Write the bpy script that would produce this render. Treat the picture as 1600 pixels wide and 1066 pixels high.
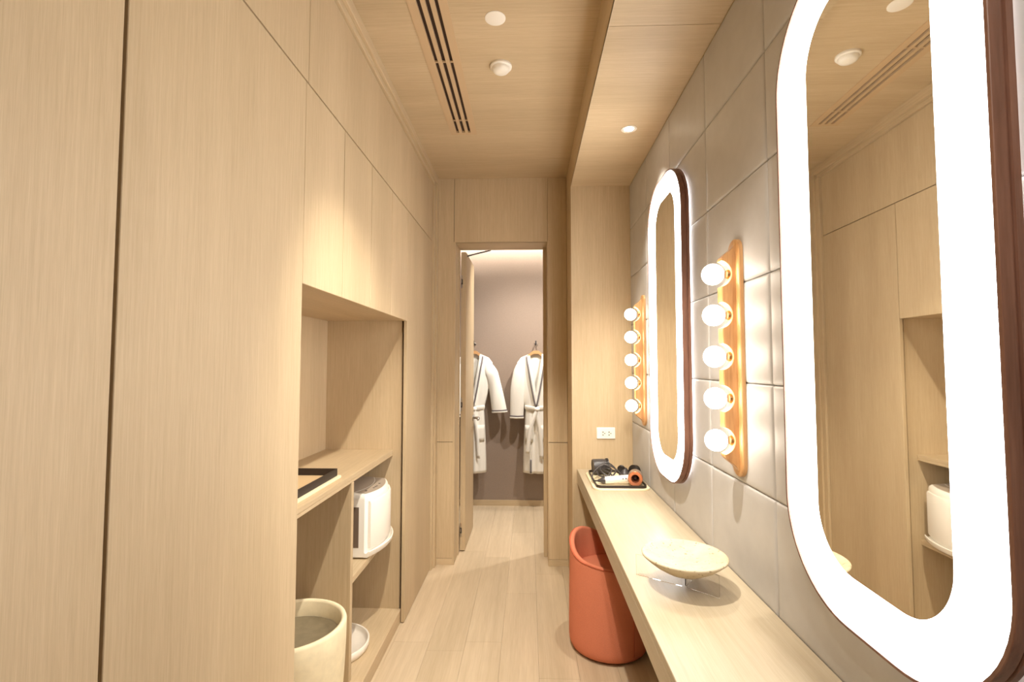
import bpy, bmesh, math, random
from mathutils import Vector, Matrix
random.seed(7)
R = math.radians
PI = math.pi
scene = bpy.context.scene
for o in list(bpy.data.objects):
    bpy.data.objects.remove(o, do_unlink=True)
C = scene.collection

# ------------------------------------------------------------------ camera
F = 760.0                       # focal length in pixels of the 1600 px frame
cam_d = bpy.data.cameras.new('camera')
cam = bpy.data.objects.new('camera', cam_d)
C.objects.link(cam)
cam_d.sensor_fit = 'HORIZONTAL'
cam_d.sensor_width = 36.0
cam_d.lens = F / 1600 * 36
cam_d.clip_start = 0.01
yaw = math.atan(26 / F)
pit = math.atan(37 / math.hypot(F, 26))
cam.location = (0, 0, 1.42)
cam.rotation_euler = (PI / 2 + pit, 0, yaw)
scene.camera = cam

# ------------------------------------------------------------------ world, exposure, light levels
w = bpy.data.worlds.new('world')
scene.world = w
w.use_nodes = True
w.node_tree.nodes['Background'].inputs[0].default_value = (1, .93, .85, 1)
w.node_tree.nodes['Background'].inputs[1].default_value = 0.05
vs = scene.view_settings
vs.view_transform = 'Standard'
vs.look = 'None'
vs.exposure = 1.3
vs.gamma = 1.0
vs.use_curve_mapping = False
BULB = 8.0          # radiance of the globe bulbs
BAND = 5.6          # radiance of the lit mirror rings
HALO = 7.0          # strips behind the mirrors
SPOT = 42.0         # watts of one recessed downlight
FARSPOT = 54.0
COVE = 32.0
WARM = (1.0, .80, .56)
NEUTRAL = (1.0, .99, .98)

# ------------------------------------------------------------------ materials
def new_mat(name):
    m = bpy.data.materials.new(name)
    m.use_nodes = True
    nt = m.node_tree
    return m, nt, nt.nodes['Principled BSDF']

def srgb(r, g, b):
    f = lambda c: (c / 255 / 12.92) if c / 255 <= .04045 else ((c / 255 + .055) / 1.055) ** 2.4
    return (f(r), f(g), f(b), 1)

def noise_coords(nt, scale):
    g = nt.nodes.new('ShaderNodeNewGeometry')
    mp = nt.nodes.new('ShaderNodeMapping')
    mp.inputs['Scale'].default_value = scale
    nt.links.new(g.outputs['Position'], mp.inputs['Vector'])
    return mp.outputs['Vector']

def ramp(nt, fac, stops):
    r = nt.nodes.new('ShaderNodeValToRGB')
    e = r.color_ramp.elements
    e[0].position, e[0].color = stops[0]
    e[1].position, e[1].color = stops[-1]
    for p, c in stops[1:-1]:
        k = e.new(p); k.color = c
    nt.links.new(fac, r.inputs['Fac'])
    return r.outputs['Color']

def noise(nt, vec, scale, detail=3, rough=.55):
    n = nt.nodes.new('ShaderNodeTexNoise')
    n.inputs['Scale'].default_value = scale
    n.inputs['Detail'].default_value = detail
    n.inputs['Roughness'].default_value = rough
    nt.links.new(vec, n.inputs['Vector'])
    return n.outputs['Fac']

def mixc(nt, a, b, fac, mode='MIX'):
    m = nt.nodes.new('ShaderNodeMix')
    m.data_type = 'RGBA'
    m.blend_type = mode
    for s, v in ((0, fac), (6, a), (7, b)):
        if hasattr(v, 'node'):
            nt.links.new(v, m.inputs[s])
        else:
            m.inputs[s].default_value = v
    return m.outputs[2]

def bump(nt, b, h, strength, dist=.002):
    k = nt.nodes.new('ShaderNodeBump')
    k.inputs['Strength'].default_value = strength
    k.inputs['Distance'].default_value = dist
    nt.links.new(h, k.inputs['Height'])
    nt.links.new(k.outputs['Normal'], b.inputs['Normal'])

def wood(name, dark, mid, light, grain, rough=.5, island=0.0, bumpy=.12, fig=None):
    """fine straight-grained veneer; grain = mapping scale, small along the grain"""
    m, nt, b = new_mat(name)
    v = noise_coords(nt, grain)
    n1 = noise(nt, v, 1.0, 4, .6)
    n2 = noise(nt, noise_coords(nt, tuple(g * 5 for g in grain)), 1.0, 2, .5)
    col = ramp(nt, n1, [(.28, dark), (.5, mid), (.74, light)])
    fine = ramp(nt, n2, [(.3, (.92, .91, .90, 1)), (.65, (1, 1, 1, 1))])
    col = mixc(nt, col, fine, 1.0, 'MULTIPLY')
    if fig:
        n3 = noise(nt, noise_coords(nt, fig), 1.0, 2, .5)
        fg = ramp(nt, n3, [(.35, (.93, .92, .9, 1)), (.65, (1.04, 1.04, 1.04, 1))])
        col = mixc(nt, col, fg, 1.0, 'MULTIPLY')
    if island:
        g = nt.nodes.new('ShaderNodeObjectInfo')
        t = ramp(nt, g.outputs['Random'], [(0, (1 - island, 1 - island, 1 - island * 1.2, 1)), (1, (1 + island * .4,) * 3 + (1,))])
        col = mixc(nt, col, t, 1.0, 'MULTIPLY')
    nt.links.new(col, b.inputs['Base Color'])
    b.inputs['Roughness'].default_value = rough
    bump(nt, b, n2, bumpy, .001)
    return m

def plain(name, col, rough=.5, metal=0.0, spec=.5, var=0.0, vscale=40, bumpy=0.0):
    m, nt, b = new_mat(name)
    b.inputs['Base Color'].default_value = col
    b.inputs['Roughness'].default_value = rough
    b.inputs['Metallic'].default_value = metal
    b.inputs['Specular IOR Level'].default_value = spec
    if var or bumpy:
        n = noise(nt, noise_coords(nt, (1, 1, 1)), vscale, 4, .6)
        if var:
            lo = tuple(c * (1 - var) for c in col[:3]) + (1,)
            hi = tuple(min(1, c * (1 + var)) for c in col[:3]) + (1,)
            nt.links.new(ramp(nt, n, [(.3, lo), (.7, hi)]), b.inputs['Base Color'])
        if bumpy:
            bump(nt, b, n, bumpy, .002)
    return m

def glow(name, col, strength):
    m, nt, b = new_mat(name)
    b.inputs['Base Color'].default_value = (.9, .9, .9, 1)
    b.inputs['Emission Color'].default_value = col + (1,)
    b.inputs['Emission Strength'].default_value = strength
    b.inputs['Roughness'].default_value = .5
    return m

W_D, W_M, W_L = srgb(192, 170, 136), srgb(199, 177, 143), srgb(206, 185, 152)
M = {}
M['oak_v'] = wood('oak_veneer_upright', W_D, W_M, W_L, (150, 150, 4.5), .55, .03, .10, (6, 6, .6))
M['oak_x'] = wood('oak_veneer_crosswise', W_D, W_M, W_L, (4.5, 150, 150), .5, .03, .10, (.6, 6, 6))
M['oak_y'] = wood('oak_veneer_lengthwise', W_D, W_M, W_L, (150, 4.5, 150), .48, .03, .10, (6, .6, 6))
M['floor'] = wood('pale_oak_floor', srgb(196, 177, 148), srgb(203, 184, 156), srgb(210, 192, 165), (40, 1.6, 40), .42, .07, .06, (9, .7, 9))
M['counter'] = wood('pale_oak_counter', srgb(176, 161, 135), srgb(181, 167, 142), srgb(186, 173, 149), (70, 2.2, 70), .36, .0, .05, (6, .6, 6))
M['walnut'] = wood('walnut_frame', srgb(104, 70, 55), srgb(122, 84, 68), srgb(140, 101, 84), (60, 60, 4), .42, .0, .1)
M['sconce'] = wood('honey_wood', srgb(178, 128, 78), srgb(198, 150, 97), srgb(212, 168, 116), (90, 90, 6), .4, .0, .1)
M['gap'] = plain('shadow_gap_board', srgb(62, 44, 32), .8)
M['leather'] = plain('taupe_leather', srgb(190, 188, 186), .46, 0, .45, .05, 9, .06)
M['fabric_wall'] = plain('taupe_wallcovering', srgb(152, 135, 121), .9, 0, .2, .07, 160, .25)
M['white_paint'] = plain('white_paint', srgb(240, 234, 224), .7)
M['white_plastic'] = plain('white_plastic', srgb(240, 234, 222), .35)
M['grey_plastic'] = plain('warm_grey_plastic', srgb(176, 160, 142), .45)
M['dark_grey'] = plain('dark_grey_panel', srgb(110, 94, 80), .5)
M['black'] = plain('black_plastic', srgb(34, 30, 28), .4)
M['charcoal'] = plain('charcoal_plastic', srgb(62, 58, 58), .35)
M['void'] = plain('black_void', srgb(8, 7, 6), .9)
M['steel'] = plain('brushed_steel', srgb(196, 190, 182), .28, 1.0)
M['copper'] = plain('copper_metal', srgb(214, 138, 100), .3, .8)
M['silver'] = plain('silver_white_lacquer', srgb(226, 220, 214), .25, .2)
M['taupe_metal'] = plain('taupe_lacquer', srgb(150, 128, 110), .35, .2)
M['brass'] = plain('dark_brass', srgb(150, 112, 70), .35, 1.0)
M['grille'] = plain('beige_grille_paint', srgb(196, 168, 132), .5)
M['coral'] = plain('coral_boucle', srgb(214, 130, 100), .92, 0, .2, .10, 420, .5)
M['coral_pipe'] = plain('coral_piping', srgb(190, 100, 74), .9, 0, .2)
M['towel'] = plain('white_waffle_cotton', srgb(246, 242, 232), .95, 0, .1, .03, 300, .3)
M['stripe'] = plain('grey_trim_ribbon', srgb(128, 122, 122), .9)
M['hanger'] = plain('light_wood_hanger', srgb(206, 158, 108), .45, 0, .5, .06, 30)
M['concrete'] = plain('cream_concrete', srgb(228, 214, 180), .85, 0, .2, .07, 22, .15)
M['soil'] = plain('grey_concrete_fill', srgb(128, 116, 92), .95, 0, .2, .10, 26, .3)
M['ceramic'] = plain('white_ceramic', srgb(240, 232, 218), .5, 0, .5, .03, 20)
M['cream'] = plain('cream_lacquer', srgb(238, 222, 186), .4)
M['tray_wall'] = plain('black_brown_leather', srgb(44, 34, 28), .5)
M['tray_bed'] = plain('beige_tray_lining', srgb(206, 178, 136), .6)
M['bulb'] = glow('globe_bulb_glow', (1.0, .90, .76), BULB)
M['band'] = glow('mirror_ring_glow', NEUTRAL, BAND)
M['halo'] = glow('mirror_back_strip_glow', NEUTRAL, HALO)
M['cove'] = glow('cove_strip_glow', (1, .93, .85), COVE)
M['lamp_disc'] = glow('downlight_glow', (1, .88, .7), 8)
# travertine
m, nt, b = new_mat('travertine'); M['travertine'] = m
v = noise_coords(nt, (1, 1, 1))
base = ramp(nt, noise(nt, v, 18, 5, .6), [(.3, srgb(184, 168, 138)), (.7, srgb(206, 192, 164))])
pit_n = noise(nt, v, 70, 4, .7)
pits = ramp(nt, pit_n, [(.60, (1, 1, 1, 1)), (.67, (.42, .35, .26, 1))])
nt.links.new(mixc(nt, base, pits, 1.0, 'MULTIPLY'), b.inputs['Base Color'])
b.inputs['Roughness'].default_value = .6
# mirror glass
m, nt, b = new_mat('silvered_glass'); M['mirror'] = m
b.inputs['Base Color'].default_value = (.88, .85, .77, 1)
b.inputs['Metallic'].default_value = 1
b.inputs['Roughness'].default_value = .015
# acrylic
m, nt, b = new_mat('clear_acrylic'); M['acrylic'] = m
b.inputs['Base Color'].default_value = (.97, .96, .93, 1)
b.inputs['Transmission Weight'].default_value = 1
b.inputs['Roughness'].default_value = .03
b.inputs['IOR'].default_value = 1.3

# ------------------------------------------------------------------ helpers
def link(name, me, mat, parent=None, smooth=False):
    o = bpy.data.objects.new(name, me)
    C.objects.link(o)
    if mat is not None:
        mm = M[mat] if isinstance(mat, str) else mat
        if not me.materials:
            me.materials.append(mm)
    if parent is not None:
        o.parent = parent
        o.matrix_parent_inverse = parent.matrix_basis.inverted()
    if smooth:
        for p in me.polygons:
            p.use_smooth = True
    return o

def obj(name, bm, mat, parent=None, smooth=False, recalc=True):
    if recalc:
        bmesh.ops.recalc_face_normals(bm, faces=bm.faces[:])
    me = bpy.data.meshes.new(name)
    bm.to_mesh(me); bm.free()
    o = link(name, me, mat, parent, smooth)
    return o

def auto(o, ang=40):
    for p in o.data.polygons:
        p.use_smooth = True
    md = None
    try:
        o.data.set_sharp_from_angle(angle=R(ang))
    except Exception:
        pass
    return o

def tag(o, label=None, cat=None, group=None, kind=None):
    if label: o['label'] = label
    if cat: o['category'] = cat
    if group: o['group'] = group
    if kind: o['kind'] = kind
    return o

def thing(name, label, cat, loc=(0, 0, 0), group=None, kind=None):
    o = bpy.data.objects.new(name, None)
    C.objects.link(o)
    o.empty_display_size = .05
    o.location = loc
    return tag(o, label, cat, group, kind)

def bx(bm, x0, x1, y0, y1, z0, z1, bev=0.0, seg=1):
    v = [bm.verts.new((x, y, z)) for x in (x0, x1) for y in (y0, y1) for z in (z0, z1)]
    fs = [(0, 1, 3, 2), (4, 6, 7, 5), (0, 4, 5, 1), (2, 3, 7, 6), (0, 2, 6, 4), (1, 5, 7, 3)]
    faces = [bm.faces.new([v[i] for i in f]) for f in fs]
    if bev:
        es = list({e for f in faces for e in f.edges})
        bmesh.ops.bevel(bm, geom=es, offset=bev, segments=seg, affect='EDGES', profile=.5)

def box(name, b6, mat, parent=None, bev=0.0, seg=1):
    bm = bmesh.new()
    bx(bm, *b6, bev=bev, seg=seg)
    return obj(name, bm, mat, parent)

def loft(bm, loops, close=True, cap0=False, cap1=False):
    rings = [[bm.verts.new(p) for p in L] for L in loops]
    n = len(rings[0])
    for a, b2 in zip(rings, rings[1:]):
        for i in range(n if close else n - 1):
            j = (i + 1) % n
            bm.faces.new((a[i], a[j], b2[j], b2[i]))
    if cap0: bm.faces.new(rings[0][::-1])
    if cap1: bm.faces.new(rings[-1])
    return rings

def lathe(bm, prof, c=(0, 0, 0), n=40, axis='z', cap0=False, cap1=False):
    """prof: list of (radius, height)"""
    loops = []
    for r, h in prof:
        L = []
        for i in range(n):
            a = 2 * PI * i / n
            p = (r * math.cos(a), r * math.sin(a), h)
            if axis == 'y': p = (p[0], p[2], p[1])
            if axis == 'x': p = (p[2], p[0], p[1])
            L.append((p[0] + c[0], p[1] + c[1], p[2] + c[2]))
        loops.append(L)
    loft(bm, loops, True, cap0, cap1)

def tube(bm, pts, rad, n=8, caps=True):
    pts = [Vector(p) for p in pts]
    loops = []
    up = Vector((0, 0, 1))
    prev = None
    for i, p in enumerate(pts):
        t = (pts[min(i + 1, len(pts) - 1)] - pts[max(i - 1, 0)]).normalized()
        if prev is None:
            a = t.cross(up if abs(t.z) < .9 else Vector((1, 0, 0))).normalized()
        else:
            a = (prev - t * prev.dot(t)).normalized()
        prev = a
        b2 = t.cross(a)
        r = rad[i] if isinstance(rad, (list, tuple)) else rad
        ra, rb = r if isinstance(r, tuple) else (r, r)
        loops.append([p + a * ra * math.cos(2 * PI * k / n) + b2 * rb * math.sin(2 * PI * k / n) for k in range(n)])
    loft(bm, loops, True, caps, caps)

def catmull(pts, k=6):
    pts = [Vector(p) for p in pts]
    P = [pts[0]] + pts + [pts[-1]]
    out = []
    for i in range(1, len(P) - 2):
        p0, p1, p2, p3 = P[i - 1:i + 3]
        for j in range(k):
            t = j / k
            out.append(.5 * ((2 * p1) + (p2 - p0) * t + (2 * p0 - 5 * p1 + 4 * p2 - p3) * t * t + (3 * p1 - p0 - 3 * p2 + p3) * t ** 3))
    out.append(pts[-1])
    return out

def rrect(w, h, r, n=10):
    """rounded rectangle centred on 0, list of (u, v)"""
    out = []
    for cx, cy, a0 in ((w / 2 - r, h / 2 - r, 0), (-w / 2 + r, h / 2 - r, 90), (-w / 2 + r, -h / 2 + r, 180), (w / 2 - r, -h / 2 + r, 270)):
        for i in range(n + 1):
            a = R(a0 + 90 * i / n)
            out.append((cx + r * math.cos(a), cy + r * math.sin(a)))
    return out

def prism(bm, poly, lo, hi, axis):
    """extrude a 2-D polygon; axis y: poly is (x,z); axis x: (y,z); axis z: (x,y)"""
    def P(u, v, t):
        return {'y': (u, t, v), 'x': (t, u, v), 'z': (u, v, t)}[axis]
    loft(bm, [[P(u, v, lo) for u, v in poly], [P(u, v, hi) for u, v in poly]], True, True, True)

def copy_tree(o, dx, parent=None):
    c = o.copy()
    C.objects.link(c)
    if parent is None:
        c.location = Vector(o.location) + Vector(dx)
    else:
        c.parent = parent
    for ch in o.children:
        copy_tree(ch, dx, c)
    return c

# ------------------------------------------------------------------ dimensions
XL, XB = -.687, -1.15            # cabinet fronts, back of the niche
XW, XS = .66, .672               # front of the leather panels, wall behind them
YE, YE2 = 3.51, 3.78             # door wall front and rear face
YA, XA = 3.155, .278             # end of the vanity alcove, its left corner
YN = -1.0                        # wall behind the camera
ZC, ZA = 2.79, 2.59              # ceiling, lower alcove ceiling
YF = 4.98                        # far wall of the robe room
ZT = .755                        # counter top
DX0, DX1, DZ = -.533, .137, 2.313   # door opening
FX0, FX1 = -1.15, 1.05           # robe room
G = .0025                        # half a joint

# ------------------------------------------------------------------ floor
fl = tag(box('floor', (-1.25, 1.15, YN - .1, YF + .05, -.05, -.006), 'gap'),
         'pale oak plank floor running through the dressing passage', 'floor', kind='structure')
pw = .185
x = -1.25
row = 0
while x < 1.14:
    y = YN - .1 - random.random() * .9
    while y < YF + .05:
        ln = random.choice((1.1, 1.3, 1.5))
        y0, y1 = max(y, YN - .1), min(y + ln, YF + .05)
        if y1 - y0 > .02:
            box('plank', (x + .0004, min(x + pw, 1.15) - .0004, y0 + .0004, y1 - .0004, -.02, 0), 'floor', fl)
        y += ln
    x += pw
    row += 1

# ------------------------------------------------------------------ ceilings
ce = tag(box('ceiling', (-1.25, XA + .02, YN - .1, YE2, ZC + .01, ZC + .08), 'gap'),
         'oak veneered ceiling above the passage', 'ceiling', kind='structure')
edges = [YN - .1, .35, 1.62, YE + .02]
for a, b2 in zip(edges, edges[1:]):
    GX0, GX1, GY0, GY1 = -.455, -.308, .25, 2.815       # cut-out of the grille
    box('panel', (-1.2, GX0, a, b2, ZC, ZC + .012), 'oak_x', ce)
    box('panel', (GX1, XA, a, b2, ZC, ZC + .012), 'oak_x', ce)
    if a < GY0:
        box('panel', (GX0, GX1, a, min(b2, GY0), ZC, ZC + .012), 'oak_x', ce)
    if b2 > GY1:
        box('panel', (GX0, GX1, max(a, GY1), b2, ZC, ZC + .012), 'oak_x', ce)
ca = tag(box('ceiling_alcove', (XA + .014, .75, YN - .1, YE2, ZA + .012, ZC + .08), 'gap'),
         'lower oak veneered ceiling over the vanity counter', 'ceiling', kind='structure')
for a, b2 in ((YN - .1, .34), (.34, 1.64), (1.64, YA + .01)):
    box('panel', (XA, .68, a + .001, b2 - .001, ZA, ZA + .012), 'oak_x', ca)
box('bulkhead_face', (XA, XA + .014, YN - .1, YE2, ZA + .001, ZC), 'oak_y', ca)

# ------------------------------------------------------------------ left wall and its veneer panels
wl = tag(box('wall_left', (-1.25, XB - .018, YN - .1, YE2, 0, ZC), 'gap'),
         'wall behind the run of oak cabinets', 'wall', kind='structure')
# fascia panels above the cabinets
for a, b2 in ((YN, .145), (.145, 1.46), (1.46, 3.405)):
    box('panel', (XL - .02, XL, a + G * .6, b2 - G * .6, 2.30 + G, 2.712), 'oak_v', wl)
box('fascia_backing', (XL - .04, XL - .02, YN, 3.41, 2.30, ZC), 'gap', wl)

t1 = tag(box('trim_1', (XL - .02, -.660, YN, YE, 2.742, ZC), 'oak_y', bev=.0015),
         'stepped oak cornice strip along the top of the cabinets', 'trim', kind='structure')
box('lower_step', (XL - .02, -.675, YN, YE - .072, 2.714, 2.742), 'oak_y', t1, bev=.0015)
t2 = tag(box('trim_2', (XL - .03, -.660, 3.45, YE - .001, 0, 2.742), 'oak_v', bev=.0015),
         'stepped upright oak trim where cabinets meet the door wall', 'trim', kind='structure')
box('inner_step', (XL - .03, -.673, 3.412, 3.45, 0, 2.714), 'oak_v', t2, bev=.0015)

# tall cabinet beside the camera
tc = thing('tall_cabinet', 'tall flush oak cabinet with two wide doors, nearest the camera', 'cabinet', (XL - .2, .2, 0))
box('body', (XB, XL - .040, YN + .005, 1.443, 0, 2.298), 'oak_v', tc)
box('gap_shade_board', (XL - .040, XL - .026, YN + .006, 1.440, .001, 2.297), 'gap', tc)  # dark board set behind the doors, stands in for shade in their joints
for a, b2 in ((YN + .005, .115), (.115, .782), (.782, 1.445)):
    g2 = .0038
    box('door', (XL - .022, XL, a + g2, b2 - (g2 if b2 < 1.4 else 0), .004, 2.30 - G), 'oak_v', tc, bev=.0012)

# overhead cabinets
oc = thing('overhead_cabinet', 'oak overhead cabinet with four plain doors above the open niche', 'cabinet', (XL - .2, 2.08, 1.667))
box('body', (XB, XL - .040, 1.445, 2.722, 1.685, 2.298), 'oak_v', oc)
box('gap_shade_board', (XL - .040, XL - .026, 1.446, 2.720, 1.686, 2.297), 'gap', oc)  # dark-coloured sheet again, paints the shade between the overhead doors
for i in range(4):
    a = 1.445 + .31875 * i
    box('door', (XL - .022, XL, a + G, a + .31875 - G, 1.667, 2.30 - G), 'oak_v', oc, bev=.0012)

# tall end panel cabinet
ec = thing('tall_cabinet', 'narrow full-height oak cabinet between open niche and door wall', 'cabinet', (XL - .2, 3.06, 0))
box('body', (XB, XL - .032, 2.745, 3.41, 0, 2.298), 'oak_v', ec)
box('door', (XL - .018, XL, 2.722, 3.408, .006, 2.30 - G), 'oak_v', ec, bev=.0012)

# open niche
su = thing('open_shelf_unit', 'open oak shelf niche with divider between the tall cabinets', 'shelf unit', (-.93, 2.08, 0))
box('back_panel', (XB - .016, XB, 1.445, 2.745, 0, 1.685), 'oak_v', su)
box('side_panel', (XB, XL - .034, 2.74, 2.7448, .07, 1.684), 'oak_v', su)
box('side_panel', (XB, XL - .024, 1.4435, 1.4485, .07, 1.684), 'oak_v', su)
box('top_panel', (XB, XL - .024, 1.449, 2.739, 1.6695, 1.6845), 'oak_y', su)
def shelf_board(nm, x1, y0, y1, z0, z1):
    s = box(nm, (XB, x1 - .002, y0, y1, z0, z1), 'oak_y', su, bev=.001)
    zm = z0 + (z1 - z0) * .42
    box('edge_band', (x1 - .002, x1, y0, y1, zm + .002, z1 - .0005), 'oak_y', s)
    box('edge_band', (x1 - .002, x1 - .0005, y0, y1, z0 + .0005, zm - .001), 'oak_y', s)
shelf_board('shelf', -.765, 1.449, 2.739, .910, .942)
shelf_board('lower_shelf', -.768, 2.131, 2.739, .468, .494)
box('divider', (XB, -.764, 2.103, 2.130, .0705, .9095), 'oak_v', su, bev=.001)
box('plinth', (XB, -.709, 1.447, 2.742, 0, .070), 'oak_y', su, bev=.0015)

# ------------------------------------------------------------------ door wall
wb = tag(box('wall_back', (-.70, DX0 - .02, YE + .012, YE2, 0, ZC), 'gap'),
         'oak panelled end wall around the doorway', 'wall', kind='structure')
box('core', (DX1 + .02, XA, YE + .012, YE2, 0, ZC), 'gap', wb)
box('core', (DX0 - .02, DX1 + .02, YE + .012, YE2, DZ + .02, ZC), 'gap', wb)
g1 = .0015
for a, b2 in ((-.70, DX0 - .012), (DX1 + .003, XA)):
    box('panel', (a, b2 - g1, YE, YE + .012, .866, ZC), 'oak_v', wb, bev=.001)
    box('panel', (a, b2 - g1, YE, YE + .012, .046, .862), 'oak_v', wb, bev=.001)
    box('skirting', (a, b2, YE - .001, YE + .012, 0, .044), 'oak_x', wb, bev=.001)
box('panel', (DX0 - .012 + g1, DX1 + .003 - g1, YE, YE + .012, DZ + .0, ZC), 'oak_v', wb, bev=.001)

d1 = thing('door_1', 'open oak door leading to the robe room', 'door', (-.2, YE2, 0), kind='structure')
fr = box('frame', (DX0 - .014, DX0, YE - .002, YE2 - .03, 0, DZ), 'oak_v', d1, bev=.001)
box('frame', (DX1, DX1 + .0045, YE - .002, YE2, 0, DZ), 'oak_v', d1, bev=.001)
box('frame', (DX0 - .014, DX1 + .0045, YE - .002, YE2 - .03, DZ, DZ + .006), 'oak_x', d1, bev=.001)
box('door_stop', (DX0 - .012, DX0 + .006, YE2 - .10, YE2 - .06, 0, DZ - .0005), 'oak_v', d1, bev=.001)
box('door_stop', (DX1 - .026, DX1 - .0005, YE2 - .10, YE2 - .02, 0, DZ - .0005), 'oak_v', d1, bev=.001)
lf = box('leaf', (-.527, -.487, YE2 - .02, YE2 + .52, .008, DZ - .012), 'oak_v', d1, bev=.001)
for z in (2.068, 1.112, .16):
    h = box('hinge', (-.5265, -.5135, YE2 - .0225, YE2 - .019, z - .05, z + .05), 'steel', lf)
    bm = bmesh.new(); bx(bm, -.524, -.512, YE2 - .027, YE2 - .0225, z - .022, z + .018)
    obj('knuckle', bm, 'charcoal', lf)
    bm = bmesh.new(); bx(bm, -.526, -.519, YE2 - .031, YE2 - .027, z - .012, z + .012)
    obj('knuckle', bm, 'steel', lf)
# lever handle
bm = bmesh.new()
lathe(bm, [(.0, 0), (.026, 0), (.026, .008), (.011, .010), (.011, .048), (0, .048)], (-.487, YE2 + .45, .96), 20, 'x')
obj('handle_rose', bm, 'steel', lf, True)
bm = bmesh.new()
tube(bm, catmull([(-.445, YE2 + .45, .96), (-.435, YE2 + .445, .96), (-.430, YE2 + .40, .958), (-.430, YE2 + .34, .957)], 4), .010, 10)
obj('lever', bm, 'steel', lf, True)
# closer arm
bm = bmesh.new()
tube(bm, [(-.489, YE2 + .05, 2.285), (-.30, YE2 + .06, 2.334)], .006, 6)
obj('closer_arm', bm, 'charcoal', lf)

# ------------------------------------------------------------------ alcove end wall
wa = tag(box('wall_alcove', (XA + .012, .75, YA + .012, YE2, 0, ZA + .012), 'gap'),
         'oak end wall closing the vanity alcove', 'wall', kind='structure')
box('panel', (XA, .675, YA, YA + .012, 0, ZA), 'oak_v', wa)
box('return_panel', (XA, XA + .012, YA + .012, YE2, 0, ZA), 'oak_v', wa)

# wall behind the camera
wf = tag(box('wall_front', (-1.25, .75, YN - .1, YN, 0, ZC), 'oak_v'),
         'oak wall at the near end of the passage, behind the camera', 'wall', kind='structure')

# ------------------------------------------------------------------ upholstered right wall
wr = tag(box('wall_right', (XS, .75, YN, YA + .012, 0, ZA + .01), 'gap'),
         'wall of padded taupe leather panels behind the mirrors', 'wall', kind='structure')
def pad_mesh(w, h):
    bm = bmesh.new()
    loops = []
    for ins, d in ((.0, 0), (.0006, .006), (.003, .0102), (.009, .0118), (.024, .0124)):
        loops.append([(-d, u, v) for u, v in rrect(w - 2 * ins, h - 2 * ins, max(.003, .006 - ins), 2)])
    loft(bm, loops, True, False, True)
    bmesh.ops.recalc_face_normals(bm, faces=bm.faces[:])
    me = bpy.data.meshes.new('pad')
    bm.to_mesh(me); bm.free()
    for p in me.polygons: p.use_smooth = True
    me.materials.append(M['leather'])
    return me
ycuts = [YA, 2.715]
while ycuts[-1] > YN + .05:
    ycuts.append(max(YN, ycuts[-1] - .456))
zcuts = [ZA, 2.298, 1.986, 1.674, 1.364, 1.055, .745, .435, .125, 0]
cache = {}
for y1, y0 in zip(ycuts, ycuts[1:]):
    for z1, z0 in zip(zcuts, zcuts[1:]):
        k = (round(y1 - y0, 3), round(z1 - z0, 3))
        if k not in cache: cache[k] = pad_mesh(*k)
        p = bpy.data.objects.new('panel', cache[k])
        C.objects.link(p)
        p.location = (XS, (y0 + y1) / 2, (z0 + z1) / 2)
        p.parent = wr

# ------------------------------------------------------------------ robe room beyond the door
ww = tag(box('wall_far', (FX0, FX1, YF, YF + .05, 0, 2.85), 'fabric_wall'),
         'taupe textile covered wall where the bathrobes hang', 'wall', kind='structure')
tag(box('wall_far_left', (FX0 - .05, FX0, YE2, YF, 0, 2.85), 'fabric_wall'), 'taupe side wall of the robe room, behind the open door', 'wall', kind='structure')
tag(box('wall_far_right', (FX1, FX1 + .05, YE2, YF, 0, 2.85), 'fabric_wall'), 'taupe side wall of the robe room, out of sight past the door frame', 'wall', kind='structure')
wn = tag(box('wall_far_front', (FX0, -.70, YE2 - .02, YE2, 0, 2.85), 'fabric_wall'), 'robe room side of the door wall', 'wall', kind='structure')
box('core', (.279, FX1, YE2, YE2 + .02, 0, 2.85), 'fabric_wall', wn)
tag(box('ceiling_far', (FX0, FX1, YE2, YF - .14, 2.64, 2.76), 'white_paint'), 'white ceiling of the robe room', 'ceiling', kind='structure')
cf = tag(box('ceiling_cove', (FX0, FX1, YF - .14, YF, 2.85, 2.88), 'white_paint'), 'raised light cove above the robe wall', 'ceiling', kind='structure')
box('cove_side', (FX0, FX1, YF - .16, YF - .14, 2.64, 2.85), 'white_paint', cf)
box('light_strip', (FX0 + .02, FX1 - .02, YF - .138, YF - .11, 2.70, 2.715), 'cove', cf)
tag(box('baseboard_far', (FX0, FX1, YF - .012, YF, 0, .055), 'oak_x'), 'low oak baseboard under the hanging robes', 'baseboard', kind='structure')

# ------------------------------------------------------------------ ceiling fittings
gr = thing('air_grille', 'long beige ceiling air grille with three black slots', 'grille', (-.38, 1.5, ZC))
GZ = ZC - .003
slots = [(-.423, -.407), (-.389, -.372), (-.354, -.339)]
xs = [GX0 - .004] + [v for s in slots for v in s] + [GX1 + .004]
for i in range(0, len(xs), 2):
    box('bar', (xs[i], xs[i + 1], GY0 - .004, GY1 + .004, GZ, GZ + .012), 'grille', gr)
for s in slots:
    box('end_cap', (s[0], s[1], GY1 - .02, GY1 + .004, GZ, GZ + .012), 'grille', gr)
    for y in (.55, 1.08, 1.61, 2.13, 2.66):
        box('tie', (s[0], s[1], y - .004, y + .004, GZ + .003, GZ + .010), 'grille', gr)
box('plenum', (GX0 + .003, GX1 - .003, GY0 + .003, GY1 - .003, ZC + .013, ZC + .06), 'void', gr)

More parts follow.
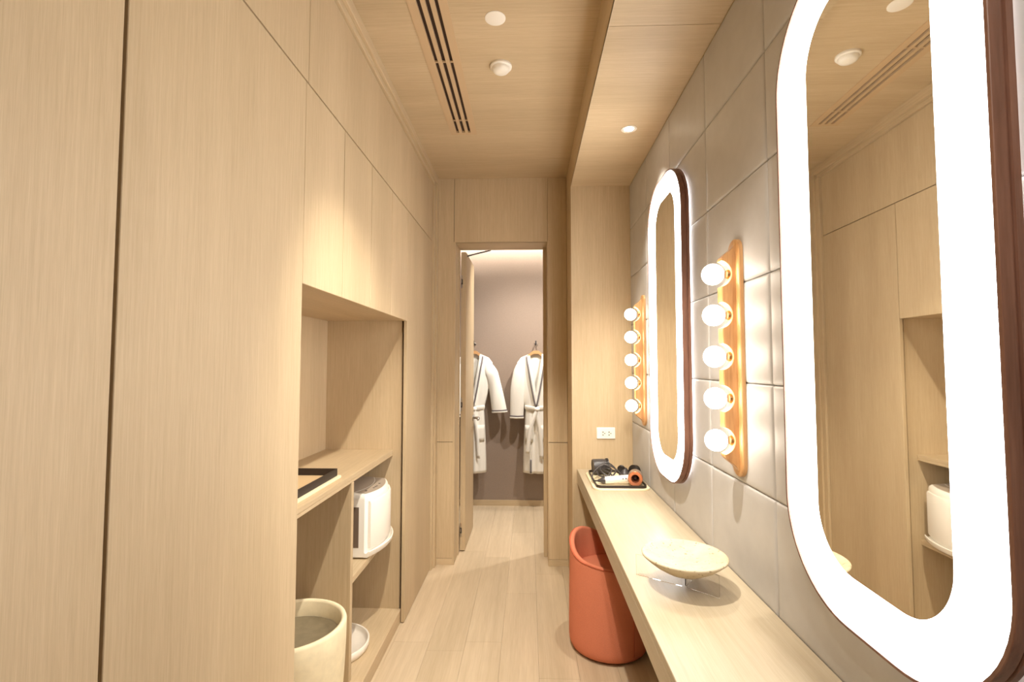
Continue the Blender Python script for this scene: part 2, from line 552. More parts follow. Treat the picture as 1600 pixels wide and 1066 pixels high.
bm = bmesh.new()
lathe(bm, [(.0, -.004), (.037, -.004), (.041, -.002), (.041, 0), (0, 0)], (-.130, 1.857, ZC), 36)
o = auto(obj('sprinkler_cover', bm, 'white_plastic'))
tag(o, 'flat white round cover plate flush in the oak ceiling', 'ceiling cover')
sd = thing('smoke_detector', 'domed white detector below the ceiling, farther than the flat cover plate', 'detector', (-.125, 2.165, ZC))
bm = bmesh.new()
lathe(bm, [(.0, -.012), (.046, -.012), (.050, -.008), (.050, 0), (0, 0)], (-.125, 2.165, ZC), 36)
auto(obj('base', bm, 'white_plastic', sd))
bm = bmesh.new()
lathe(bm, [(.0, -.034), (.020, -.033), (.033, -.028), (.040, -.020), (.041, -.012), (0, -.012)], (-.125, 2.165, ZC), 36)
auto(obj('dome', bm, 'white_plastic', sd))

def downlight(x, y, z, watts, label, aim=None, angle=110, col=(1, .92, .80), blend=.6):
    t = thing('downlight', label, 'downlight', (x, y, z), 'recessed downlights')
    bm = bmesh.new()
    lathe(bm, [(.024, -.001), (.034, -.004), (.038, -.003), (.038, 0), (.024, 0)], (x, y, z), 28)
    auto(obj('ring', bm, 'white_plastic', t))
    bm = bmesh.new()
    lathe(bm, [(0, -.0015), (.024, -.0015), (.024, -.0002), (0, -.0002)], (x, y, z), 24)
    obj('lens', bm, 'lamp_disc', t)
    ld = bpy.data.lights.new('downlight_lamp', 'SPOT')
    ld.energy = watts; ld.spot_size = R(angle); ld.spot_blend = blend
    ld.shadow_soft_size = .022; ld.color = col
    lo = bpy.data.objects.new('lamp', ld)
    C.objects.link(lo)
    lo.location = (x, y, z - .03)
    if aim:
        lo.rotation_euler = (Vector(aim) - lo.location).to_track_quat('-Z', 'Y').to_euler()
    lo.parent = t
    lo.matrix_parent_inverse = t.matrix_basis.inverted()
    return t
downlight(.03, -.35, ZC, SPOT * .75, 'small recessed downlight in the passage ceiling, behind the camera', aim=(.47, 1.5, .80), angle=58)
downlight(-.22, .30, ZC, SPOT * .35, 'small recessed downlight in the passage ceiling, above the camera', aim=(.45, 1.5, .80), angle=58)
downlight(-.12, 1.25, ZC, SPOT * 1.9, 'added unseen downlight in the passage ceiling, brightening the aisle floor', aim=(-.12, 2.45, 0), angle=72)  # added lamp out of view, lifts the brightness of the aisle floor
downlight(.50, 2.38, ZA, SPOT * .6, 'small recessed downlight in the alcove ceiling, beside the far mirror', aim=(.36, 2.50, 0), angle=88)
downlight(.55, 4.05, 2.64, FARSPOT, 'small recessed downlight in front of the right bathrobe', aim=(.0, YF, .55), angle=105, col=(1, .94, .86), blend=1.0)
downlight(-.12, 4.05, 2.64, FARSPOT * .6, 'small recessed downlight between the two bathrobes', aim=(-.2, YF, .45), angle=105, col=(1, .94, .86), blend=1.0)

# ------------------------------------------------------------------ vanity counter
vc = thing('vanity_counter', 'long pale oak wall-hung counter below the mirrors', 'counter', (.48, 1.1, ZT))
box('worktop', (.308, XW - .001, YN + .004, YA - .001, ZT - .022, ZT), 'counter', vc, bev=.0015)
box('front_apron', (.308, .332, YN + .004, YA - .001, ZT - .088, ZT - .0225), 'counter', vc, bev=.0015)
box('underside_panel', (.332, XW - .001, YN + .004, YA - .001, ZT - .088, ZT - .072), 'counter', vc)

# ------------------------------------------------------------------ mirrors
def mirror(cy, label, turn=0.0):
    t = thing('vanity_mirror', label, 'mirror', (XW, cy, .905), 'lit mirrors over the counter')
    cz, W, H, Rr = 1.5975, .555, 1.385, .215
    def ring(off, X):
        return [(X, cy + u, cz + v) for u, v in rrect(W - 2 * off, H - 2 * off, max(Rr - off, .02), 16)]
    bm = bmesh.new()
    loft(bm, [ring(.03, .652), ring(0, .652), ring(0, .6425), ring(.004, .641), ring(.004, .637), ring(0, .6355), ring(0, .6195), ring(.001, .6185), ring(.006, .6185), ring(.0065, .6235), ring(.02, .6235)])
    auto(obj('frame', bm, 'walnut', t), 35)
    bm = bmesh.new()
    loft(bm, [ring(.0066, .6225), ring(.012, .6205), ring(.092, .6205), ring(.096, .6225), ring(.0965, .636)])
    auto(obj('light_ring', bm, 'band', t), 50)
    bm = bmesh.new()
    r = [(X + math.tan(R(turn)) * (Y - cy), Y, Z) for X, Y, Z in ring(.0964, .628)]
    bm.faces.new([bm.verts.new(p) for p in r])
    gl = obj('glass', bm, 'mirror', t, recalc=False)
    if gl.data.polygons[0].normal.x > 0: gl.data.flip_normals()
    bm = bmesh.new()
    loft(bm, [ring(.026, .6522), ring(.026, .6596)])
    obj('backlight', bm, 'halo', t)
    bm = bmesh.new()
    loft(bm, [ring(.03, .645), ring(.03, .6598)], True, True, True)
    obj('back_box', bm, 'black', t)
    return t
mirror(2.247, 'lit rounded mirror beside the alcove end, the smaller in view')
mirror(.932, 'large lit rounded mirror nearest the camera at the right edge', .85)

# ------------------------------------------------------------------ sconces
def sconce(cy, label, zc=1.447):
    t = thing('wall_sconce', label, 'wall lamp', (XW, cy, zc - .37), 'five-bulb wall sconces')
    bm = bmesh.new()
    for i, (ins, X) in enumerate(((0, .6598), (0, .649), (.0025, .6465), (.006, .6455))):
        L = [(X, cy + u, zc + v) for u, v in rrect(.084 - 2 * ins, .742 - 2 * ins, .0415 - ins, 8)]
        if i == 0: loops = []
        loops.append(L)
    loft(bm, loops, True, False, True)
    auto(obj('backplate', bm, 'sconce', t), 35)
    # scalloped rail, profile in (x, z)
    bz = [zc + .13 * (i - 2) for i in range(5)]
    xf, xb, bxc, sr = .603, .6458, .590, .043
    poly = [(xb, zc - .352)]
    for k in range(7):
        s = k / 6
        poly.append((xb - .004 - (xb - .004 - xf) * (.5 - .5 * math.cos(PI * s)), zc - .350 + .046 * s))
    for z in bz:
        a0 = math.acos((xf - bxc) / sr)
        for k in range(13):
            a = -a0 + 2 * a0 * k / 12
            poly.append((bxc + sr * math.cos(a), z + sr * math.sin(a)))
    for k in range(7):
        s = 1 - k / 6
        poly.append((xb - .004 - (xb - .004 - xf) * (.5 - .5 * math.cos(PI * s)), zc + .350 - .046 * s))
    poly.append((xb, zc + .352))
    bm = bmesh.new()
    hw, c_ = .019, .0025
    loft(bm, [[(xb, cy - hw, z), (x_ + c_, cy - hw, z), (x_, cy - hw + c_, z), (x_, cy + hw - c_, z), (x_ + c_, cy + hw, z), (xb, cy + hw, z)] for x_, z in poly[1:-1]], True, True, True)
    auto(obj('rail', bm, 'sconce', t), 35)
    for z in bz:
        bm = bmesh.new()
        lathe(bm, [(0, -.010), (.013, -.010), (.015, -.004), (.015, .006), (0, .006)], (.634, cy, z), 16, 'x')
        s = auto(obj('socket', bm, 'brass', t))
        bm = bmesh.new()
        bmesh.ops.create_uvsphere(bm, u_segments=28, v_segments=16, radius=.0335)
        bmesh.ops.translate(bm, vec=(.5825, cy, z), verts=bm.verts[:])
        obj('bulb', bm, 'bulb', t, True)
    return t
sconce(2.795, 'five-globe wooden sconce in the corner beyond the far mirror')
sconce(1.548, 'five-globe wooden sconce between the two lit mirrors', 1.445)

# ------------------------------------------------------------------ socket
ws = thing('wall_socket', 'white double power socket on the oak alcove wall', 'socket', (.4925, YA, .95))
bm = bmesh.new()
loft(bm, [[(.4925 + u, YA - d, .9825 + v) for u, v in rrect(.118 - 2 * i, .072 - 2 * i, .004, 3)] for i, d in ((0, .0), (0, .006), (.003, .009))], True, False, True)
auto(obj('plate', bm, 'white_plastic', ws), 30)
box('insert', (.4625, .5275, YA - .0105, YA - .009, .962, 1.000), 'ceramic', ws, bev=.0005)
for x0 in (.473, .5115):
    for dx, dz, rx, rz in ((0, .009, .0028, .0042), (0, -.009, .0028, .0042), (.011, .0005, .003, .003)):
        box('contact_hole', (x0 + dx - rx, x0 + dx + rx, YA - .0109, YA - .0104, .981 + dz - rz, .981 + dz + rz), 'black', ws)

# ------------------------------------------------------------------ chair
ch = thing('tub_chair', 'coral upholstered round tub chair tucked under the counter', 'chair', (.402, 2.553, 0))
cx, cy = .402, 2.553
def rim(a):        # a = angle, pi is the back (towards the aisle)
    c = math.cos(a - R(140))
    return .466 + (.086 * c * c if c > 0 else .025 * c)
N = 64
def shell_loop(r, f):
    return [(cx + r * math.cos(2 * PI * i / N), cy + r * math.sin(2 * PI * i / N), f(2 * PI * i / N)) for i in range(N)]
bm = bmesh.new()
L = []
for r, z in ((.165, .012), (.186, .018), (.195, .035), (.198, .06), (.198, .12), (.197, .2), (.196, .28), (.195, .34)):
    L.append(shell_loop(r, lambda a, z=z: z))
for k in range(1, 7):
    s = k / 6
    L.append(shell_loop(.195 - .004 * s, lambda a, s=s: .34 + (rim(a) - .34 - .014) * s))
for k in range(1, 9):
    t = PI * k / 8
    L.append(shell_loop(.191 - .012 + .012 * math.cos(t), lambda a, t=t: rim(a) - .014 + .012 * math.sin(t)))
for k in range(1, 6):
    s = k / 5
    L.append(shell_loop(.167 - .008 * s, lambda a, s=s: (rim(a) - .014) * (1 - s) + .355 * s))
loft(bm, L, True, True, False)
obj('shell', bm, 'coral', ch, True)
bm = bmesh.new()
lathe(bm, [(.0, .34), (.159, .34), (.160, .378), (.152, .394), (.12, .402), (0, .404)], (cx, cy, 0), 48)
obj('seat', bm, 'coral', ch, True)
bm = bmesh.new()
pts = [(cx + .1925 * math.cos(2 * PI * i / 96), cy + .1925 * math.sin(2 * PI * i / 96), rim(2 * PI * i / 96) - .010) for i in range(97)]
tube(bm, pts, .0026, 6)
obj('piping', bm, 'coral_pipe', ch, True)
bm = bmesh.new()
a = R(-62)
tube(bm, [(cx + (r_ + .0003) * math.cos(a), cy + (r_ + .0003) * math.sin(a), z) for r_, z in ((.196, .04), (.198, .08), (.198, .2), (.196, .32), (.1945, .40))], .0022, 6)
obj('seam', bm, 'coral_pipe', ch, True)
bm = bmesh.new()
lathe(bm, [(0, 0), (.160, 0), (.164, .013), (0, .013)], (cx, cy, 0), 40)
obj('base', bm, 'charcoal', ch)

# ------------------------------------------------------------------ travertine dish on its acrylic stand
dxc, dyc = .466, 1.508
bm = bmesh.new()
lathe(bm, [(0, .793), (.030, .7935), (.060, .803), (.090, .820), (.112, .837), (.1235, .847), (.1245, .851), (.121, .8535),
           (.112, .8505), (.085, .838), (.05, .8285), (0, .826)], (dxc, dyc, 0), 72)
o = obj('travertine_bowl', bm, 'travertine', None, True)
bmd = o.modifiers.new('weld', 'WELD'); bmd.merge_threshold = .0001
tag(o, 'shallow pitted travertine bowl raised above the vanity counter', 'bowl')
st = thing('bowl_stand', 'clear acrylic finned stand carrying the travertine bowl', 'stand', (dxc, dyc, ZT))
for ang in (147, -43, 52):
    c, s = math.cos(R(ang)), math.sin(R(ang))
    prof = [(.008, .0005), (.150 if ang == 147 else .104, .0005), (.150 if ang == 147 else .104, .0640), (.092, .0640), (.060, .0465), (.030, .037), (.008, .0365)]
    bm = bmesh.new()
    h = .0015
    loft(bm, [[(dxc + c * u - s * q, dyc + s * u + c * q, ZT + v) for u, v in prof] for q in (-h, h)], True, True, True)
    obj('fin', bm, 'acrylic', st)

# ------------------------------------------------------------------ trays
def tray(x0, x1, y0, y1, z, rad, lip, wh, label, bed):
    t = thing('serving_tray', label, 'tray', ((x0 + x1) / 2, (y0 + y1) / 2, z))
    mx, my, w_, h_ = (x0 + x1) / 2, (y0 + y1) / 2, x1 - x0, y1 - y0
    wt = .004
    def lp(ins, dz, r):
        return [(mx + u, my + v, z + dz) for u, v in rrect(w_ - 2 * ins, h_ - 2 * ins, max(r - ins, .002), 8)]
    bm = bmesh.new()
    loft(bm, [lp(.001, 0, rad), lp(0, .001, rad), lp(0, .008, rad), lp(.001, .009, rad)], True, True, True)
    obj('base_plate', bm, 'cream', t)
    bm = bmesh.new()
    loft(bm, [lp(lip, .009, rad), lp(lip, .009 + wh, rad), lp(lip + wt, .009 + wh, rad), lp(lip + wt, .010, rad)])
    auto(obj('rim_wall', bm, 'tray_wall', t), 40)
    bm = bmesh.new()
    bm.faces.new([bm.verts.new(p) for p in lp(lip + .003, .0098, rad)])
    obj('lining', bm, bed, t)
    return t
tray(-1.09, -.795, 1.56, 2.070, .9423, .012, .014, .030, 'black-rimmed tray on a cream base, on the niche shelf', 'tray_bed')
tray(.345, .645, 2.615, 3.035, ZT + .0003, .045, .016, .015, 'rounded tray on the counter holding the hair dryer', 'cream')

# ------------------------------------------------------------------ hair dryer set in the counter tray
TZ = ZT + .0105
hd = thing('hair_dryer', 'silver hair dryer with copper barrel lying in the counter tray', 'hair dryer', (.56, 2.70, TZ))
hx, hy, hz = .580, 2.705, TZ + .040
ax = Vector((-.22, -1, .05)).normalized()
def along(p, d, prof, n=28):
    d = Vector(d).normalized()
    a = d.cross(Vector((0, 0, 1))).normalized(); b3 = d.cross(a)
    return [[Vector(p) + d * h + a * r * math.cos(2 * PI * i / n) + b3 * r * math.sin(2 * PI * i / n) for i in range(n)] for r, h in prof]
bm = bmesh.new()
loft(bm, along((hx, hy, hz), ax, [(.0385, -.045), (.0395, -.040), (.0395, .035), (.0385, .040)]))
auto(obj('barrel', bm, 'taupe_metal', hd))
bm = bmesh.new()
loft(bm, along((hx, hy, hz), ax, [(.0386, .040), (.036, .044), (.022, .042), (.019, .030), (.019, -.04), (.036, -.044), (.0386, -.045)]))
auto(obj('copper_ring', bm, 'copper', hd))
bm = bmesh.new()
loft(bm, along((hx, hy, hz), ax, [(.0188, -.02), (.012, .0), (.001, .012)]), True, True, True)
obj('core', bm, 'charcoal', hd, True)
bm = bmesh.new()
hdir = Vector((-1, .04, -.10)).normalized()
loft(bm, along((hx - .036, hy, hz - .004), hdir, [(.019, 0), (.0195, .006), (.0195, .125), (.0190, .128)]), True, True, True)
auto(obj('handle', bm, 'silver', hd))
bm = bmesh.new()
loft(bm, along(Vector((hx - .036, hy, hz - .004)) + hdir * .128, hdir, [(.019, 0), (.0185, .012), (.009, .030), (.006, .040)]), True, True, True)
auto(obj('cable_boot', bm, 'charcoal', hd))
for q in (.018, .034):
    bm = bmesh.new()
    p = Vector((hx - .036, hy, hz - .004)) + hdir * q + Vector((0, -.0185, .004))
    bmesh.ops.create_uvsphere(bm, u_segments=10, v_segments=6, radius=.004)
    bmesh.ops.translate(bm, vec=p, verts=bm.verts[:])
    obj('button', bm, 'charcoal', hd, True)
cb = Vector((hx - .036, hy, hz - .004)) + hdir * .165
rp = [cb, cb + Vector((-.018, .02, -.004)), (.352, 2.76, TZ + .024), (.375, 2.83, TZ + .045), (.43, 2.86, TZ + .075), (.47, 2.82, TZ + .06),
      (.44, 2.76, TZ + .035), (.395, 2.80, TZ + .03), (.40, 2.88, TZ + .055), (.46, 2.90, TZ + .08), (.50, 2.85, TZ + .05),
      (.46, 2.79, TZ + .025), (.41, 2.82, TZ + .05), (.43, 2.89, TZ + .072), (.49, 2.87, TZ + .06), (.53, 2.80, TZ + .02), (.50, 2.77, TZ + .012),
      (.45, 2.81, TZ + .045), (.42, 2.87, TZ + .05), (.47, 2.90, TZ + .045), (.52, 2.84, TZ + .03), (.545, 2.80, TZ + .008), (.50, 2.78, TZ + .008)]
bm = bmesh.new()
tube(bm, catmull(rp, 5), .0042, 7)
obj('cable', bm, 'charcoal', hd, True)
df = thing('diffuser_attachment', 'wide dark dryer attachment at the back left of the counter tray', 'dryer attachment', (.425, 2.965, TZ))
bm = bmesh.new()
loft(bm, along((.382, 2.955, TZ + .045), (1, .08, .04), [(.030, .004), (.043, 0), (.045, .006), (.044, .06), (.040, .088), (.030, .092), (.024, .092), (.022, .03)]), True, True, True)
auto(obj('cup', bm, 'charcoal', df))
bm = bmesh.new()
loft(bm, along((.378, 2.955, TZ + .045), (1, .08, .04), [(.0445, .085), (.0465, .088), (.0465, .096), (.036, .098)]), True)
auto(obj('collar', bm, 'black', df))
nz = thing('nozzle_attachment', 'small dark nozzle standing behind the copper dryer barrel', 'dryer attachment', (.585, 2.90, TZ))
bm = bmesh.new()
lathe(bm, [(0, 0), (.032, 0), (.034, .004), (.034, .018), (.026, .030), (.016, .045), (.010, .052), (0, .053)], (.560, 2.90, TZ + .0005), 24)
auto(obj('cone', bm, 'charcoal', nz))
bm = bmesh.new()
loft(bm, along((.54, 2.895, TZ + .045), (-.3, -1, 0), [(.010, -.006), (.022, -.005), (.023, .0), (.018, .006), (.010, .004)]), True, True, True)
auto(obj('flare', bm, 'black', nz))
bm = bmesh.new()
loft(bm, along((.615, 2.89, TZ + .0355), (-.6, -.5, .1), [(.020, -.02), (.035, -.012), (.035, .012), (.02, .02)]), True, True, True)
o = auto(obj('concentrator_attachment', bm, 'black'))
tag(o, 'round black dryer attachment against the wall end of the tray', 'dryer attachment')

# ------------------------------------------------------------------ towel warmer
tw = thing('towel_warmer', 'white countertop towel warmer on the lower niche shelf', 'towel warmer', (-.93, 2.51, .494))
y0, y1, xb_, xf_ = 2.335, 2.700, -1.10, -.785
def front(y, extra=0.0, bul=.048):
    s = (y - (y0 + y1) / 2) / ((y1 - y0) / 2)
    return xf_ + extra + bul * (1 - s * s)
def body_loop(z, ins=0.0, ex=0.0, n=14):
    L = [(xb_ + ins, y1 - ins, z), (xb_ + ins, y0 + ins, z)]
    for i in range(n + 1):
        y = y0 + ins + (y1 - y0 - 2 * ins) * i / n
        L.append((front(y, ex - ins), y, z))
    return L
bm = bmesh.new()
loft(bm, [body_loop(.4985, .008), body_loop(.504, 0), body_loop(.772, 0), body_loop(.786, .004), body_loop(.795, .014)], True, True, True)
for v_ in bm.verts:                      # top rises towards the back
    if v_.co.z > .77: v_.co.z += .024 * (xf_ - v_.co.x) / .3
auto(obj('body', bm, 'white_plastic', tw), 35)
bm = bmesh.new()                          # front door
n = 16
def dstrip(z, ex):
    return [(front(y0 + .022 + (y1 - y0 - .034) * i / n, ex), y0 + .022 + (y1 - y0 - .034) * i / n, z) for i in range(n + 1)]
L = [dstrip(.540, .001), dstrip(.540, .010), dstrip(.548, .013), dstrip(.752, .013), dstrip(.762, .009), dstrip(.762, .001)]
loft(bm, L, False)
for side in (0, -1):
    bm.faces.new([bm.verts.new(l[side]) for l in L])
dr = auto(obj('door', bm, 'white_plastic', tw), 35)
bm = bmesh.new()                          # drip tray lip
def tl(z, ex, ins=.0):
    return [(front(y0 - .002 + (y1 - y0 + .006) * i / n, ex), y0 - .002 + (y1 - y0 + .006) * i / n, z) for i in range(n + 1)]
L = [tl(.503, .002), tl(.503, .016), tl(.512, .024), tl(.531, .028), tl(.533, .024), tl(.522, .012), tl(.524, .002)]
loft(bm, L, False)
for side in (0, -1):
    bm.faces.new([bm.verts.new(l[side]) for l in L])
auto(obj('drip_tray', bm, 'white_plastic', tw), 35)
# control strip
def topz(x_): return .7955 + .024 * (xf_ - x_) / .3
bm = bmesh.new()
A, B = [], []
for i in range(n + 1):
    y = y0 + .028 + (y1 - y0 - .05) * i / n
    xa_, xb2 = front(y, -.016), front(y, -.072)
    A.append((xa_, y, topz(xa_) + .0012)); B.append((xb2, y, topz(xb2) + .0012))
loft(bm, [A, B], False)
cs = obj('control_strip', bm, 'grey_plastic', tw)
bm = bmesh.new()
A, B = [], []
for i in range(n + 1):
    y = y0 + .018 + (y1 - y0 - .036) * i / n
    xa_, xb2 = front(y, -.078), -1.075
    A.append((xa_, y, topz(xa_) + .0012)); B.append((xb2, y, topz(xb2) + .0012))
loft(bm, [A, B], False)
obj('top_inlay', bm, 'grey_plastic', tw)
for yy, ww_ in ((2.40, .018), (2.47, .008), (2.49, .010), (2.51, .008), (2.56, .012)):
    xm = front(yy, -.044)
    box('button_mark', (xm - .006, xm + .004, yy, yy + ww_ * .6, topz(xm) + .0014, topz(xm) + .0026), 'charcoal', cs)
box('side_vent', (-1.06, -.812, y0 - .0012, y0 + .001, .548, .738), 'dark_grey', tw)
for px in (-1.06, -.82):
    for py in (y0 + .03, y1 - .03):
        bm = bmesh.new()
        lathe(bm, [(0, .4943), (.011, .4943), (.011, .4995), (0, .4995)], (px, py, 0), 12)
        obj('foot', bm, 'black', tw)

# ------------------------------------------------------------------ pot and saucer in the niche
pt = thing('plant_pot', 'large round cream concrete pot in the lower left niche', 'pot', (-.905, 1.80, .0705))
bm = bmesh.new()
pr = [(0, .0708), (.165, .0708), (.176, .078), (.186, .16), (.194, .28), (.198, .38), (.199, .448), (.196, .456), (.190, .459), (.182, .457), (.178, .450), (.176, .40), (.174, .372)]
lathe(bm, pr, (-.888, 1.832, 0), 64)
auto(obj('wall', bm, 'concrete', pt), 50)
bm = bmesh.new()
lathe(bm, [(.1735, .396), (.12, .380), (.06, .386), (0, .384)], (-.888, 1.832, 0), 48)
obj('fill', bm, 'soil', pt, True)
bm = bmesh.new()
lathe(bm, [(0, .0708), (.150, .0708), (.160, .074), (.167, .090), (.168, .112), (.165, .115), (.160, .113), (.157, .094), (.148, .086), (0, .086)], (-.930, 2.338, 0), 60)
o = auto(obj('round_dish', bm, 'ceramic'), 50)
tag(o, 'shallow white round dish on the niche floor right of the divider', 'dish')

# ------------------------------------------------------------------ bathrobes
def robe(cx_, label_r, label_h, label_k, lean, seed):
    rnd = random.Random(seed)
    yc = YF - .085
    hem, waist = .352, .985
    t = thing('bathrobe', label_r, 'bathrobe', (cx_, yc, hem), 'white bathrobes in the far room')
    ph = [rnd.random() * 6 for _ in range(6)]
    def side(z):
        if z < waist:
            s = (z - hem) / (waist - hem)
            return .128 - .026 * s ** 1.6
        s = (z - waist) / (1.50 - waist)
        return .102 + .085 * min(1, s * 1.25) ** .8
    def depth(z):
        if z < waist: return .045 + .02 * (waist - z) / (waist - hem)
        return .045 + .012 * (z - waist) / .5
    def ztop(x_):
        return 1.535 - .42 * max(0, abs(x_) - .045) - (.9 * max(0, abs(x_) - .15))
    def yfold(x_, z):
        f = 1 if z < waist else .45
        f *= min(1, .25 + abs(z - waist) / .18)
        return f * (.010 * math.sin(52 * x_ + ph[0] + 1.3 * z) + .006 * math.sin(95 * x_ + ph[1]))
    bm = bmesh.new()
    NV, NU = 40, 16
    def panel(sgn, back=False):
        rows = []
        for j in range(NV + 1):
            v_ = j / NV
            zz = hem + v_ * (1.50 - hem)
            xs_ = side(zz)
            if back: xi = -xs_
            elif zz < waist: xi = -.035 - .02 * (waist - zz)
            else: xi = -.035 + (.035 + .062) * ((zz - waist) / (1.5 - waist)) ** .8
            row_ = []
            nu = NU * 2 if back else NU
            for i in range(nu + 1):
                u = i / nu
                xl = xi + (xs_ - xi) * u
                X = xl * sgn
                z = hem + v_ * (ztop(xl) - hem)
                e = max(0, 1 - (xl / xs_) ** 2) ** .5
                d = depth(zz) * e * (1 - .75 * v_ ** 6)
                y = yc + (d * .6 if back else -d) + (0 if back else yfold(X, z) * e) - (.004 * sgn if not back else 0)
                row_.append(bm.verts.new((cx_ + X, y, z)))
            rows.append(row_)
        for a_, b_ in zip(rows, rows[1:]):
            for i in range(len(a_) - 1):
                bm.faces.new((a_[i], a_[i + 1], b_[i + 1], b_[i]))
    panel(1); panel(-1); panel(1, True)
    bd = obj('body', bm, 'towel', t, True)
    sm = bd.modifiers.new('thick', 'SOLIDIFY'); sm.thickness = .005; sm.offset = 0
    # shawl collar: a band along each neckline edge, round the neck
    for sgn in (1, -1):
        inner, outer, sa, sb = [], [], [], []
        for k in range(19):
            s = k / 18
            z = waist + .02 + s * (1.515 - waist - .02)
            s2 = (z - waist) / (1.5 - waist)
            xi = -.035 + .097 * min(1, max(0, s2)) ** .8
            xs_ = side(z)
            zz = z - (.018 * max(0, s - .8) / .2)
            def yy_(x_):
                e = max(0, 1 - (x_ / xs_) ** 2) ** .5
                return yc - depth(z) * e * (1 - .75 * min(1, s2) ** 6) - .014 + .03 * max(0, s - .85)
            wd = .040
            for lst, off, dy in ((inner, -.004, 0), (outer, wd, .002), (sa, wd * .56, -.0045), (sb, wd * .95, -.0040)):
                xx = xi + off
                lst.append((cx_ + sgn * xx, yy_(xx) + dy, zz - off * .12 + .012 * (1 if s > .9 else 0)))
        bm = bmesh.new()
        loft(bm, [inner, outer], False)
        co = obj('collar', bm, 'towel', t, True)
        q = co.modifiers.new('thick', 'SOLIDIFY'); q.thickness = .007; q.offset = 0
        bm = bmesh.new()
        loft(bm, [sa, sb], False)
        so = obj('stripe', bm, 'stripe', co, True)
        q = so.modifiers.new('thick', 'SOLIDIFY'); q.thickness = .003; q.offset = 0
    # inside back collar
    bm = bmesh.new()
    tube(bm, [(cx_ + x_, yc + .012 + .02 * (1 - (x_ / .06) ** 2), 1.498 + .018 * (x_ / .06) ** 2) for x_ in [-.06 + .012 * i for i in range(11)]], [(.006, .022)] * 11, 8)
    obj('neck_band', bm, 'towel', t, True)
    # sleeves
    for sgn in (-1, 1):
        ln = lean[0] if sgn < 0 else lean[1]
        x0_, z0_ = sgn * .145, 1.425
        x1_, z1_ = sgn * ln[0], ln[1]
        mid = (sgn * (abs(x0_) * .45 + ln[0] * .55 + .010), (z0_ * .5 + z1_ * .5))
        pts_ = catmull([(cx_ + x0_, yc - .004, z0_), (cx_ + (x0_ * .7 + mid[0] * .3) + sgn * .012, yc - .008, z0_ - .10), (cx_ + mid[0], yc - .012, mid[1]), (cx_ + x1_, yc - .014, z1_)], 6)
        rads = []
        for i in range(len(pts_)):
            s = i / (len(pts_) - 1)
            wv = 1 + .06 * math.sin(9 * s + ph[2])
            rads.append(((.045 + .02 * min(1, s * 4) + .006 * s) * wv, (.026 + .020 * min(1, s * 3)) * wv))
        # keep wide axis along x
        bm = bmesh.new()
        loops = []
        for p, (ra, rb) in zip(pts_, rads):
            loops.append([(p.x + ra * math.cos(2 * PI * k / 20), p.y + rb * math.sin(2 * PI * k / 20) + .003 * math.sin(5 * k + 20 * p.z), p.z + .25 * sgn * (ln[0] - .17) * 2.2 * ra * math.cos(2 * PI * k / 20) * (1 if p.z < 1.3 else .3)) for k in range(20)])
        loft(bm, loops, True, True, False)
        sl = obj('sleeve', bm, 'towel', t, True)
        q = sl.modifiers.new('thick', 'SOLIDIFY'); q.thickness = .004; q.offset = -1
        # ribbon and turned cuff
        e0, e1 = loops[-1], loops[-3]
        def lerp_loop(f, grow):
            c0 = sum((Vector(p) for p in e0), Vector()) / 20
            out = []
            for a_, b_ in zip(e0, e1):
                p = Vector(a_) * (1 - f) + Vector(b_) * f
                cc = c0 * (1 - f) + (sum((Vector(q_) for q_ in e1), Vector()) / 20) * f
                out.append(cc + (p - cc) * grow)
            return out
        bm = bmesh.new()
        loft(bm, [lerp_loop(-.02, .9), lerp_loop(-.03, 1.06), lerp_loop(.17, 1.06), lerp_loop(.2, 1.0)])
        cu = obj('cuff', bm, 'towel', sl, True)
        bm = bmesh.new()
        loft(bm, [lerp_loop(.20, 1.0), lerp_loop(.205, 1.05), lerp_loop(.40, 1.05), lerp_loop(.405, 1.0)])
        obj('stripe', bm, 'stripe', sl, True)
    # belt
    bm = bmesh.new()
    ring_ = []
    for i in range(41):
        a_ = 2 * PI * i / 40
        ring_.append((cx_ + .108 * math.cos(a_), yc - .004 + (.056 if math.sin(a_) < 0 else .040) * math.sin(a_) , waist - .002 + .012 * abs(math.cos(a_))))
    tube(bm, ring_, [(.006, .022)] * 41, 8, False)
    be = obj('belt', bm, 'towel', t, True)
    bm = bmesh.new()
    bmesh.ops.create_uvsphere(bm, u_segments=16, v_segments=10, radius=1)
    bmesh.ops.scale(bm, vec=(.026, .018, .022), verts=bm.verts[:])
    bmesh.ops.translate(bm, vec=(cx_ + .012, yc - .070, waist - .006), verts=bm.verts[:])
    obj('knot', bm, 'towel', be, True)
    for x1_, z1_ in ((-.085, .55), (.055, .50)):
        bm = bmesh.new()
        pts_ = catmull([(cx_ + .010, yc - .076, waist - .012), (cx_ + x1_ * .35, yc - .080, waist - .11), (cx_ + x1_ * .75, yc - .082, waist - .25), (cx_ + x1_, yc - .083, z1_)], 5)
        loops = [[(p.x - .019, p.y, p.z), (p.x + .019, p.y - .004, p.z), (p.x + .019, p.y - .001, p.z), (p.x - .019, p.y + .003, p.z)] for p in pts_]
        loft(bm, loops, True, True, True)
        obj('belt_end', bm, 'towel', be, True)
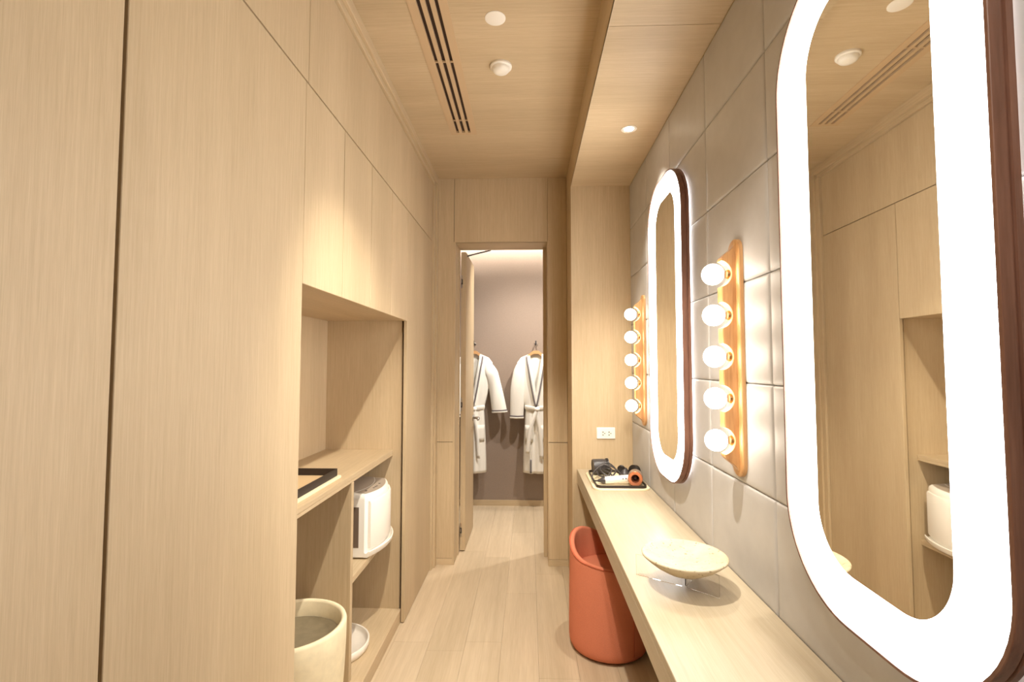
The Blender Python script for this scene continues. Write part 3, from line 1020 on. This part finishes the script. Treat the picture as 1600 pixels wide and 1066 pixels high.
    # pockets
    for sgn in (-1, 1):
        bm = bmesh.new()
        rows = []
        for j in range(5):
            z = .66 + .16 * j / 4
            rr = []
            for i in range(7):
                xl = .030 + .080 * i / 6
                e = max(0, 1 - (xl / side(z)) ** 2) ** .5
                rr.append((cx_ + sgn * xl, yc - depth(z) * e - .010 + yfold(sgn * xl, z) * e, z))
            rows.append(rr)
        loft(bm, rows, False)
        po = obj('pocket', bm, 'towel', t, True)
        q = po.modifiers.new('thick', 'SOLIDIFY'); q.thickness = .006; q.offset = 0
    # front edge ribbon near the hem
    bm = bmesh.new()
    rows = []
    for j in range(8):
        z = .36 + .13 * j / 7
        rr = []
        for xl in (-.062, -.044):
            e = max(0, 1 - (xl / side(z)) ** 2) ** .5
            rr.append((cx_ + xl - .05 * 0, yc - depth(z) * e - .012 + yfold(xl, z) * e, z))
        rows.append(rr)
    loft(bm, rows, False)
    rs = obj('hem_ribbon', bm, 'stripe', t, True)
    q = rs.modifiers.new('thick', 'SOLIDIFY'); q.thickness = .003; q.offset = 0
    # hanger
    hg = thing('clothes_hanger', label_h, 'hanger', (cx_, yc, 1.55), 'wooden hangers in the far room')
    bm = bmesh.new()
    pts_ = [(cx_ + x_, yc - .006, 1.546 - .80 * max(0, abs(x_) - .026)) for x_ in [-.11 + .02 * i for i in range(12)]]
    loft(bm, [[(p[0], p[1] - .011, p[2] + .015), (p[0], p[1] + .011, p[2] + .015), (p[0], p[1] + .011, p[2] - .018), (p[0], p[1] - .011, p[2] - .018)] for p in pts_], True, True, True)
    obj('shoulder_bar', bm, 'hanger', hg)
    bm = bmesh.new()
    hk = [(cx_, yc - .006, 1.568), (cx_, yc - .006, 1.600)] + [(cx_ + .019 * math.cos(R(a_)), yc - .006 , 1.622 + .019 * math.sin(R(a_))) for a_ in range(-60, 215, 25)]
    tube(bm, catmull(hk, 3), .0024, 7)
    obj('hook', bm, 'steel', hg, True)
    # wall peg
    pg = thing('wall_peg', label_k, 'peg', (cx_, YF, 1.62), 'dark wall pegs in the far room')
    bm = bmesh.new()
    lathe(bm, [(0, 0), (.010, 0), (.010, -.004), (.0055, -.008), (.0055, -.115), (0, -.115)], (cx_, YF, 1.6315), 14, 'y')
    auto(obj('pin', bm, 'charcoal', pg))
    box('cap', (cx_ - .007, cx_ + .007, YF - .122, YF - .115, 1.618, 1.660), 'charcoal', pg, bev=.002)
robe(.072, 'white bathrobe hanging near the right door jamb', 'wooden hanger inside the right bathrobe', 'small dark wall peg above the right bathrobe', ((.192, .888), (.20, .89)), 3)
robe(-.552, 'white bathrobe half hidden behind the open door', 'wooden hanger inside the left bathrobe', 'small dark wall peg above the left bathrobe', ((.20, .90), (.262, .945)), 11)
